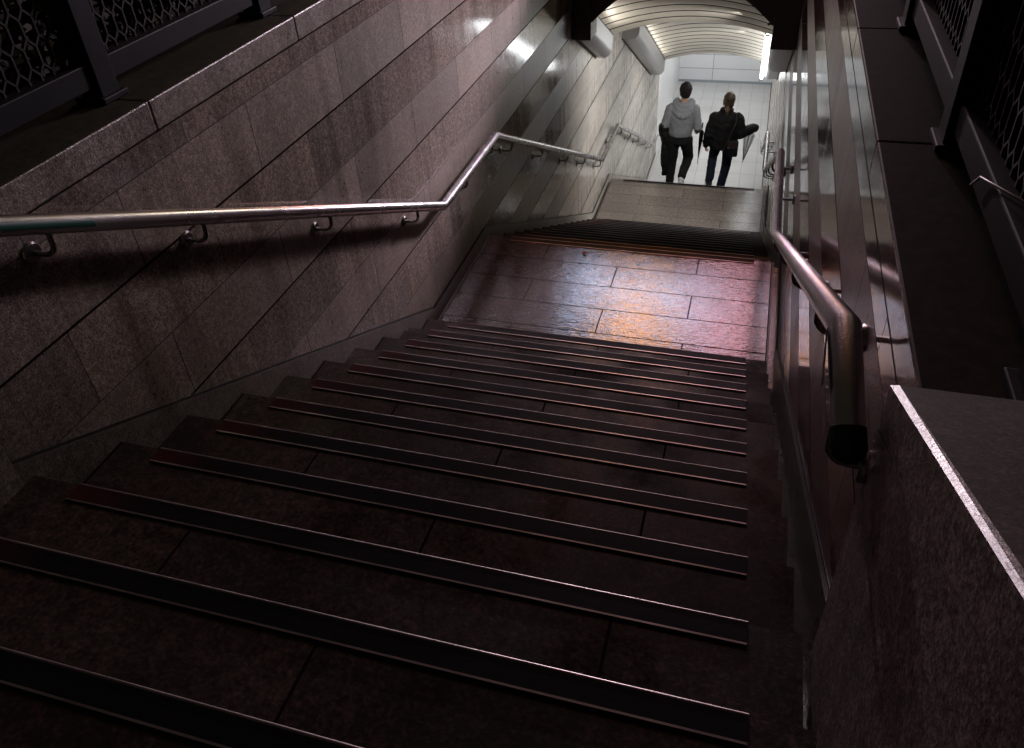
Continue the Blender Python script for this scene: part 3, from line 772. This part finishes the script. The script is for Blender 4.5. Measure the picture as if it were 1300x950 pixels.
def shift(p, o): return Vector(p) + Vector(o)
def person(loc, label, J, cfg):
    """J: joints in local metres (x right, y forward, z up from the standing foot)"""
    t = thing('person', label, 'person', loc)
    O = Vector(loc); A = {k: O + Vector(v) for k, v in J.items()}
    k = cfg['k']
    # --- the body, one continuous mesh
    m = MB(); head_mb(m, A['head'], k)
    m.limb([A['neck'] - Vector((0, 0, 0.03)), A['head'] - Vector((0, 0.012, 0.05))], [0.056 * k, 0.050 * k])
    up = (0, 0, 1)
    m.loft([(A['pelvis'] + Vector((0, 0, -0.06)), 0.14 * k, 0.10 * k, up), (A['pelvis'] + Vector((0, 0, 0.08)), 0.135 * k, 0.095 * k, up), (A['pelvis'].lerp(A['neck'], 0.45), 0.125 * k, 0.09 * k, up),
            (A['pelvis'].lerp(A['neck'], 0.75), 0.155 * k, 0.10 * k, up), (A['pelvis'].lerp(A['neck'], 0.92), 0.15 * k, 0.075 * k, up), (A['neck'], 0.06 * k, 0.055 * k, up)])
    for s in 'LR':
        m.limb([A['sh' + s], A['el' + s], A['wr' + s]], [0.048 * k, 0.038 * k, 0.026 * k])
        m.limb([A['hip' + s], A['kn' + s], A['an' + s]], [0.078 * k, 0.052 * k, 0.036 * k])
        toe = A['toe' + s]; m.limb([A['an' + s], A['an' + s].lerp(toe, 0.45) - Vector((0, 0, 0.02)), toe], [0.034, 0.034, 0.028])
        hand_mb(m, A['wr' + s], (A['wr' + s] - A['el' + s]) if s == 'L' or not cfg.get('grip') else cfg['grip'], 1 if s == 'L' else -1, cfg.get('curl' + s, 0.45), Vector((1 if s == 'L' else -1, 0.3, 0)))
    b = m.build('body', M['skin'], t); remesh(b, 0.0055, 3)
    for s in (-1, 1):
        e = MB(); e.ellipsoid(A['head'] + Vector((s * 0.030 * k, 0.0925 * k, 0.012 * k)), (0.009, 0.006, 0.006), 10); e.build('eye', M['eye'], b)
    return t, A

# ---- man in the grey hooded sweatshirt
FM = Vector((-0.90, 7.66, Z2 - 3 * RI))
zs = 1 * RI
Jm = dict(pelvis=(0, 0.0, 0.90), neck=(0.02, 0.02, 1.42), head=(0.035, 0.03, 1.585),
          shL=(-0.165, 0.0, 1.335), elL=(-0.235, -0.03, 1.08), wrL=(-0.285, 0.10, 0.86),
          shR=(0.195, 0.0, 1.335), elR=(0.25, -0.04, 1.08), wrR=(0.245, 0.16, 0.94),
          hipL=(-0.09, 0.0, 0.90), knL=(-0.105, 0.05, 0.47), anL=(-0.115, -0.02, 0.085), toeL=(-0.125, 0.15, 0.03),
          hipR=(0.09, 0.0, 0.90), knR=(0.135, 0.13, 0.52), anR=(0.075, -0.19, 0.30), toeR=(0.085, -0.06, 0.19))
man, A = person(FM, 'person with short black hair in a grey hooded sweatshirt walking down the stairs', Jm, dict(k=1.0, curlL=0.5, curlR=0.62))
UP = (0, 0, 1)
m = MB()
pv, nk = A['pelvis'], A['neck']
m.loft([(pv + Vector((0, 0, 0.02)), 0.165, 0.125, UP), (pv + Vector((0, 0, 0.07)), 0.178, 0.135, UP), (pv.lerp(nk, 0.35), 0.182, 0.135, UP), (pv.lerp(nk, 0.62), 0.198, 0.138, UP),
        (pv.lerp(nk, 0.80), 0.205, 0.128, UP), (pv.lerp(nk, 0.92), 0.165, 0.10, UP), (nk + Vector((0, 0, 0.015)), 0.085, 0.085, UP)])
m.limb([A['shL'], A['elL'], A['elL'].lerp(A['wrL'], 0.15)], [0.072, 0.064, 0.060])
m.limb([A['shR'], A['elR'], A['elR'].lerp(A['wrR'], 0.85)], [0.072, 0.062, 0.048])
remesh(m.build('hoodie', M['grey'], man), 0.009, 5, 0.006, 3.0)
m = MB()                                                              # hood lying on the back
hc = nk + Vector((0, -0.07, -0.035))
for k in range(13):
    a = -pi * 0.08 + pi * 1.16 * k / 12
    c0 = nk + Vector((math.cos(a) * 0.105, -math.sin(a) * 0.10 + 0.02, 0.02 - 0.05 * max(0, math.sin(a))))
    c1 = nk + Vector((math.cos(a) * 0.155, -math.sin(a) * 0.155 + 0.01, -0.05 - 0.12 * max(0, math.sin(a)) ** 1.5))
    m.ellipsoid(c0, (0.045, 0.04, 0.03), 10); m.ellipsoid(c0.lerp(c1, 0.5), (0.042, 0.042, 0.05), 10)
    if 0.2 < k / 12 < 0.8: m.ellipsoid(c1, (0.04, 0.03, 0.05), 10)
remesh(m.build('hood', M['grey'], man), 0.009, 5, 0.004, 8.0)
m = MB()
m.loft([(pv + Vector((0, 0, -0.10)), 0.155, 0.118, UP), (pv + Vector((0, 0, 0.0)), 0.162, 0.122, UP), (pv + Vector((0, 0, 0.08)), 0.155, 0.115, UP)])
for s in 'LR': m.limb([A['hip' + s] + Vector((0, 0, -0.04)), A['kn' + s], A['kn' + s].lerp(A['an' + s], 0.92)], [0.102, 0.078, 0.062])
remesh(m.build('trousers', M['black_cloth'], man), 0.010, 5, 0.006, 1.0)
m = MB(); hd = A['head']
m.ellipsoid(hd + Vector((0, -0.018, 0.035)), (0.092, 0.102, 0.098), 20); m.ellipsoid(hd + Vector((0, -0.045, -0.015)), (0.082, 0.07, 0.085), 16)
m.ellipsoid(hd + Vector((0, 0.06, 0.075)), (0.065, 0.045, 0.04), 12)
remesh(m.build('hair', M['hair_black'], man), 0.006, 3, 0.006, 5.0, 30.0)
def shoe(an, toe, mat, mat2, parent, name='sneaker'):
    d = (toe - an); d.z = 0; d.normalize(); f = (toe - an)
    heel = an + Vector((0, 0, -0.05)) - d * 0.03
    m = MB(); m.limb([heel, heel.lerp(toe, 0.5) + Vector((0, 0, 0.015)), toe], [0.042, 0.044, 0.036]); m.limb([an + Vector((0, 0, 0.0)), heel + d * 0.03], [0.046, 0.045])
    q = remesh(m.build(name, mat, parent), 0.006, 3)
    m = MB(); lo = Vector((0, 0, -0.034)); m.limb([heel + lo, heel.lerp(toe, 0.5) + lo + Vector((0, 0, 0.006)), toe + lo * 0.75], [0.018, 0.02, 0.016])
    for v in range(len(m.v)): pass
    sd = d.cross(Vector((0, 0, 1)))
    m.v = [tuple(Vector(v) + sd * ((Vector(v) - heel).dot(sd)) * 1.3) for v in m.v]
    m.build('sole', mat2, q)
shoe(A['anL'], A['toeL'], M['shoe_white'], M['shoe_white'], man); shoe(A['anR'], A['toeR'], M['shoe_white'], M['shoe_white'], man)

# dark garment hanging from the left arm
m = MB(); w = A['wrL']; el = A['elL']
m.limb([el + Vector((-0.01, 0, -0.02)), el.lerp(w, 0.55) + Vector((0.005, 0, 0)), w + Vector((0.02, -0.03, 0.02))], [0.075, 0.08, 0.06])
m.loft([(el.lerp(w, 0.45) + Vector((0.02, 0, -0.02)), 0.07, 0.10, UP), (w + Vector((0.09, 0, -0.10)), 0.085, 0.12, UP), (w + Vector((0.10, -0.01, -0.27)), 0.10, 0.12, UP), (w + Vector((0.085, -0.01, -0.42)), 0.085, 0.10, UP),
        (w + Vector((0.085, -0.01, -0.56)), 0.05, 0.07, UP), (w + Vector((0.06, -0.01, -0.66)), 0.035, 0.04, UP)])
o = m.build('jacket', M['black_cloth']); remesh(o, 0.010, 4, 0.012, 4.0, 11.0)
tag(o, 'black jacket draped over the left arm of the person in grey', 'jacket')

def umbrella(name, label, top, tip, mats, r, clear=False):
    top = Vector(top); tip = Vector(tip); t = thing(name, label, 'umbrella', tip); ax = (tip - top).normalized(); L = (tip - top).length
    e = ax.cross(Vector((0, 1, 0.2))).normalized(); g_ = ax.cross(e)
    m = MB(); n = 32; rows = []
    for f, rr in ((0.0, 0.55), (0.05, 1.0), (0.3, 0.82), (0.6, 0.52), (0.85, 0.24), (1.0, 0.08)):
        row = []
        for k in range(n):
            a = 2 * pi * k / n; q = r * rr * (1 + 0.22 * math.sin(a * 8 + f * 5))
            row.append(top + ax * L * 0.92 * f + (e * math.cos(a) + g_ * math.sin(a)) * q)
        rows.append(row)
    m.add([v for row in rows for v in row], [(i * n + k, i * n + (k + 1) % n, (i + 1) * n + (k + 1) % n, (i + 1) * n + k) for i in range(5) for k in range(n)], 0, True)
    m.build('canopy', mats[0], t)
    m = MB(); m.tube([top - ax * 0.08, tip], [0.006, 0.004], 8); m.build('shaft', mats[1], t)
    m = MB(); hp = [top - ax * 0.05]
    for k in range(9):
        a = pi * k / 8; hp.append(top - ax * (0.09 + 0.035 * math.sin(a)) + g_ * 0.035 * (1 - math.cos(a)))
    hp.append(hp[-1] + ax * 0.03); m.tube(hp, 0.010, 10); m.build('handle', mats[2], t)
    if clear:
        m = MB()
        for k in range(8):
            a = 2 * pi * k / 8 + 0.2
            m.tube([top + ax * 0.01 + (e * math.cos(a) + g_ * math.sin(a)) * r * 0.9, top + ax * L * 0.9 + (e * math.cos(a) + g_ * math.sin(a)) * r * 0.10], 0.003, 6)
        m.build('ribs', mats[1], t)
    else:
        m = MB(); c = top + ax * L * 0.22; m.tube([c - ax * 0.012, c + ax * 0.012], r * 0.98, 16); m.build('strap', mats[0], t)
    return t
wr = A['wrR']
umbrella('folded_umbrella', 'slim black folded umbrella hanging point down beside the grey sweatshirt', wr + Vector((0.055, 0.06, -0.02)), wr + Vector((0.03, 0.04, -0.56)), [M['black_cloth'], M['cap'], M['cap']], 0.030)

# ---- woman in the black jacket
FW = Vector((-0.27, 7.66, Z2 - 3 * RI))
Jw = dict(pelvis=(0.0, 0.0, 0.87), neck=(0.015, 0.0, 1.31), head=(0.035, 0.03, 1.475),
          shL=(-0.135, 0.0, 1.225), elL=(-0.20, -0.02, 0.97), wrL=(-0.235, 0.06, 0.77),
          shR=(0.175, 0.0, 1.225), elR=(0.25, -0.06, 1.03), wrR=(0.40, 0.14, 1.02),
          hipL=(-0.085, 0.0, 0.86), knL=(-0.125, 0.10, 0.56), anL=(-0.135, -0.10, 0.26), toeL=(-0.175, 0.05, 0.195),
          hipR=(0.095, 0.0, 0.86), knR=(0.085, 0.05, 0.46), anR=(0.03, 0.0, 0.085), toeR=(0.06, 0.16, 0.03))
wom, A = person(FW, 'person with brown hair tied back in a loose black jacket walking down the stairs', Jw, dict(k=0.93, curlL=0.5, curlR=0.65))
pv, nk = A['pelvis'], A['neck']
m = MB()
m.loft([(pv + Vector((0.01, 0, -0.10)), 0.205, 0.15, UP), (pv + Vector((0.01, 0, 0.03)), 0.21, 0.155, UP), (pv.lerp(nk, 0.35), 0.205, 0.155, UP), (pv.lerp(nk, 0.65), 0.205, 0.150, UP),
        (pv.lerp(nk, 0.84), 0.195, 0.128, UP), (pv.lerp(nk, 0.95), 0.14, 0.095, UP), (nk + Vector((0, 0, 0.03)), 0.075, 0.075, UP)])
m.limb([A['shL'], A['elL'], A['elL'].lerp(A['wrL'], 0.98)], [0.092, 0.085, 0.062])
m.limb([A['shR'], A['elR'], A['elR'].lerp(A['wrR'], 1.22)], [0.092, 0.088, 0.070])
remesh(m.build('jacket', M['jacket'], wom), 0.010, 5, 0.010, 6.0)
m = MB()
for k in range(15):
    a = 2 * pi * k / 15; m.ellipsoid(nk + Vector((math.cos(a) * 0.075, math.sin(a) * 0.07, 0.035)), (0.026, 0.024, 0.026), 8)
remesh(m.build('collar', M['jacket'], wom), 0.007, 2)
m = MB()
m.loft([(pv + Vector((0, 0, -0.12)), 0.145, 0.11, UP), (pv + Vector((0, 0, 0.0)), 0.15, 0.115, UP), (pv + Vector((0, 0, 0.08)), 0.14, 0.11, UP)])
for s in 'LR': m.limb([A['hip' + s] + Vector((0, 0, -0.04)), A['kn' + s], A['kn' + s].lerp(A['an' + s], 0.93)], [0.088, 0.070, 0.064])
remesh(m.build('jeans', M['jeans'], wom), 0.010, 5, 0.006, 2.0)
m = MB(); hd = A['head']
m.ellipsoid(hd + Vector((0, -0.012, 0.03)), (0.084, 0.098, 0.096), 20); m.ellipsoid(hd + Vector((0, -0.05, -0.03)), (0.074, 0.055, 0.085), 16)
m.limb([hd + Vector((-0.075, 0.02, 0.0)), hd + Vector((-0.082, 0.03, -0.10))], [0.016, 0.008], 8)
remesh(m.build('hair', M['hair_brown'], wom), 0.006, 3, 0.005, 5.0, 30.0)
m = MB(); m.limb([hd + Vector((-0.01, -0.095, -0.07)), hd + Vector((-0.012, -0.112, -0.12)), hd + Vector((-0.012, -0.10, -0.20))], [0.024, 0.030, 0.014]); remesh(m.build('ponytail', plain('light brown hair', (0.12, 0.075, 0.038), 0.42, 0, 0.4, 60), wom), 0.005, 2)
for s in 'LR': shoe(A['an' + s], A['toe' + s], M['shoe_black'], M['shoe_white'], wom)
# cross-body bag: strap over the left shoulder, pouch at the right hip
t = thing('shoulder_bag', 'dark brown shoulder bag at the right hip of the person in black', 'bag', pv + Vector((0.17, -0.12, -0.02)))
m = MB(); m.box(pv.x + 0.075, pv.x + 0.235, pv.y - 0.235, pv.y - 0.155, pv.z - 0.155, pv.z + 0.09, 0, 0.025); m.build('pouch', M['jacket'], t)
m = MB(); m.box(pv.x + 0.085, pv.x + 0.225, pv.y - 0.243, pv.y - 0.230, pv.z - 0.02, pv.z + 0.092, 0, 0.005); q = m.build('flap', M['brown'], t)
m = MB(); m.ellipsoid((pv.x + 0.10, pv.y - 0.247, pv.z - 0.005), (0.014, 0.008, 0.014), 10); m.build('clasp', plain('copper clasp', (0.22, 0.11, 0.09), 0.4, 0.6), q)
m = MB(); m.tube([pv + Vector((0.02, -0.20, -0.10)), pv + Vector((0.08, -0.205, 0.08)), pv + Vector((0.12, -0.19, 0.22)), pv + Vector((0.17, -0.15, 0.36)), pv + Vector((0.15, -0.03, 0.44))], 0.009, 8); m.build('strap', M['brown'], t)

def clear_mat():
    t = NT('clear umbrella vinyl'); p = t.pos()
    tr = t.node('ShaderNodeBsdfTransparent', {'Color': (0.93, 0.94, 0.95, 1)}); gl = t.node('ShaderNodeBsdfGlossy', {'Color': (0.8, 0.82, 0.85, 1), 'Roughness': 0.2}); tl = t.node('ShaderNodeBsdfTranslucent', {'Color': (0.85, 0.87, 0.92, 1)})
    a = t.node('ShaderNodeMixShader', {0: 0.35, 1: gl.outputs[0], 2: tl.outputs[0]}); b = t.node('ShaderNodeMixShader', {0: 0.28, 1: tr.outputs[0], 2: a.outputs[0]})
    t.l.new(b.outputs[0], t.n['Material Output'].inputs['Surface']); return t.m
wr = A['wrR']
umbrella('folded_umbrella', 'clear vinyl folded umbrella hanging point down from the right hand of the person in black', wr + Vector((-0.03, 0.05, -0.09)), wr + Vector((-0.08, 0.03, -0.56)), [clear_mat(), M['bracket'], M['shoe_white']], 0.075, True)

# ------------------------------------------------------------------ camera
def cam_axes(yaw, pitch, roll):
    cy, sy = math.cos(yaw), math.sin(yaw); cp, sp = math.cos(pitch), math.sin(pitch)
    f = Vector((-sy * cp, cy * cp, -sp)); r = Vector((cy, sy, 0)); u = r.cross(f); c, s = math.cos(roll), math.sin(roll)
    return r * c + u * s, u * c - r * s, f
r_, u_, f_ = cam_axes(0.327281610972238, 0.6437193025016041, -0.07357752364881395)
cd = bpy.data.cameras.new('camera'); cam = bpy.data.objects.new('camera', cd); COL.objects.link(cam)
cam.matrix_world = Matrix(((r_.x, u_.x, -f_.x, 0.13806), (r_.y, u_.y, -f_.y, -3.95807), (r_.z, u_.z, -f_.z, 3.0561), (0, 0, 0, 1)))
cd.sensor_width = 36; cd.lens = 1012.513 / 1300 * 36; cd.shift_y = -44.5 / 1300; cd.clip_start = 0.05; cd.clip_end = 200
scene.camera = cam

# ------------------------------------------------------------------ light
w = bpy.data.worlds.new('World'); scene.world = w; w.use_nodes = True
nt = w.node_tree; bg = nt.nodes['Background']
sky = nt.nodes.new('ShaderNodeTexSky'); sky.sky_type = 'NISHITA'; sky.sun_disc = False; sky.sun_elevation = math.radians(-4); sky.sun_rotation = math.radians(60)
mx = nt.nodes.new('ShaderNodeMix'); mx.data_type = 'RGBA'; mx.blend_type = 'ADD'; mx.inputs[0].default_value = 1.0
nt.links.new(sky.outputs[0], mx.inputs[6]); mx.inputs[7].default_value = (0.40, 0.34, 0.24, 1)   # glow of the town in low cloud
nt.links.new(mx.outputs[2], bg.inputs[0]); bg.inputs[1].default_value = 0.035

def area(name, loc, target, sx, sy, col, power):
    l = bpy.data.lights.new(name, 'AREA'); l.shape = 'RECTANGLE'; l.size = sx; l.size_y = sy; l.color = col; l.energy = power
    o = bpy.data.objects.new(name, l); COL.objects.link(o); o.location = loc
    o.rotation_euler = (Vector(target) - Vector(loc)).to_track_quat('-Z', 'Y').to_euler(); return o
area('sign_or_fill_light', (-3.1, 20, 11.7), (-0.7, 0.5, 0), 5.4, 1.3, (0.64, 0.72, 1.0), 600)
area('sign_or_fill_light', (0.1, 20, 14.1), (-0.7, 0.5, 0), 3.0, 2.2, (1.0, 0.46, 0.54), 320)
area('sign_or_fill_light', (-3.3, 20, 15.6), (-0.7, 0.5, 0), 1.6, 0.7, (1.0, 0.36, 0.02), 400)
o = area('sign_or_fill_light', (4.5, 13.0, 5.8), (-1.86, 4.2, 1.1), 2.0, 1.6, (0.98, 0.80, 0.96), 380); o.data.spread = math.radians(42)  # added fill for the left wall, not a sign
o = area('sign_or_fill_light', (7.5, 11.0, 13.0), (-1.86, 2.5, 1.0), 4.0, 3.0, (1.0, 0.86, 0.62), 45); o.data.spread = math.radians(50)  # unseen warm fill added for the nearer left wall
area('sign_or_fill_light', (-5.0, 13.0, 6.0), (0.46, 0.0, 1.0), 0.8, 0.6, (1.0, 0.55, 0.70), 260)  # added pink fill for the right wall
area('added_head_wall_light', (-2.2, 16.0, 3.3), (0.4, -3.0, 2.0), 0.4, 0.3, (1.0, 0.82, 0.90), 950)  # added low lamp, grazes the right head wall to throw the rail shadow
# the lit trough lights: uplight on the vault from the left, downlight from the right
for yc, ln, zf, pw in ((5.5, 1.0, z1f, 2.6), (9.6, 3.2, z2f, 3.6)):
    o = area('trough_light', (XL + 0.27, yc, zf(yc) + 0.24), (XC + 0.5, yc, zf(yc) + 0.24 + 0.55), ln, 0.08, (1.0, 0.95, 0.86), pw)
    o.rotation_euler = Matrix((Vector((0, 1, -K)).normalized(), Vector((0.44, 0.0, -0.9)).cross(Vector((0, 1, -K))).normalized(), Vector((-0.8, -0.27, -0.54)))).transposed().to_euler()
    zax = Vector((-0.80, -0.27, -0.54)).normalized(); xax = Vector((0, 1, -K)).normalized(); xax = (xax - zax * xax.dot(zax)).normalized()
    o.rotation_euler = Matrix((xax, zax.cross(xax), zax)).transposed().to_euler()
for yc, ln, zf, pw in ((5.7, 1.4, z1f, 45), (9.3, 3.0, z2f, 60)):
    o = area('trough_light', (XR - (0.28 if yc < 7 else 0.34), yc, zf(yc) + 0.06), (XL, yc + 0.3, zf(yc) - 1.6), 0.08, ln, (1.0, 0.97, 0.92), pw); o.data.spread = math.radians(125)

scene.view_settings.view_transform = 'Standard'; scene.view_settings.look = 'None'; scene.view_settings.exposure = 0; scene.view_settings.gamma = 1
scene.cycles.use_denoising = True
scene.cycles.max_bounces = 8; scene.cycles.diffuse_bounces = 4; scene.cycles.glossy_bounces = 4
scene.cycles.sample_clamp_indirect = 6
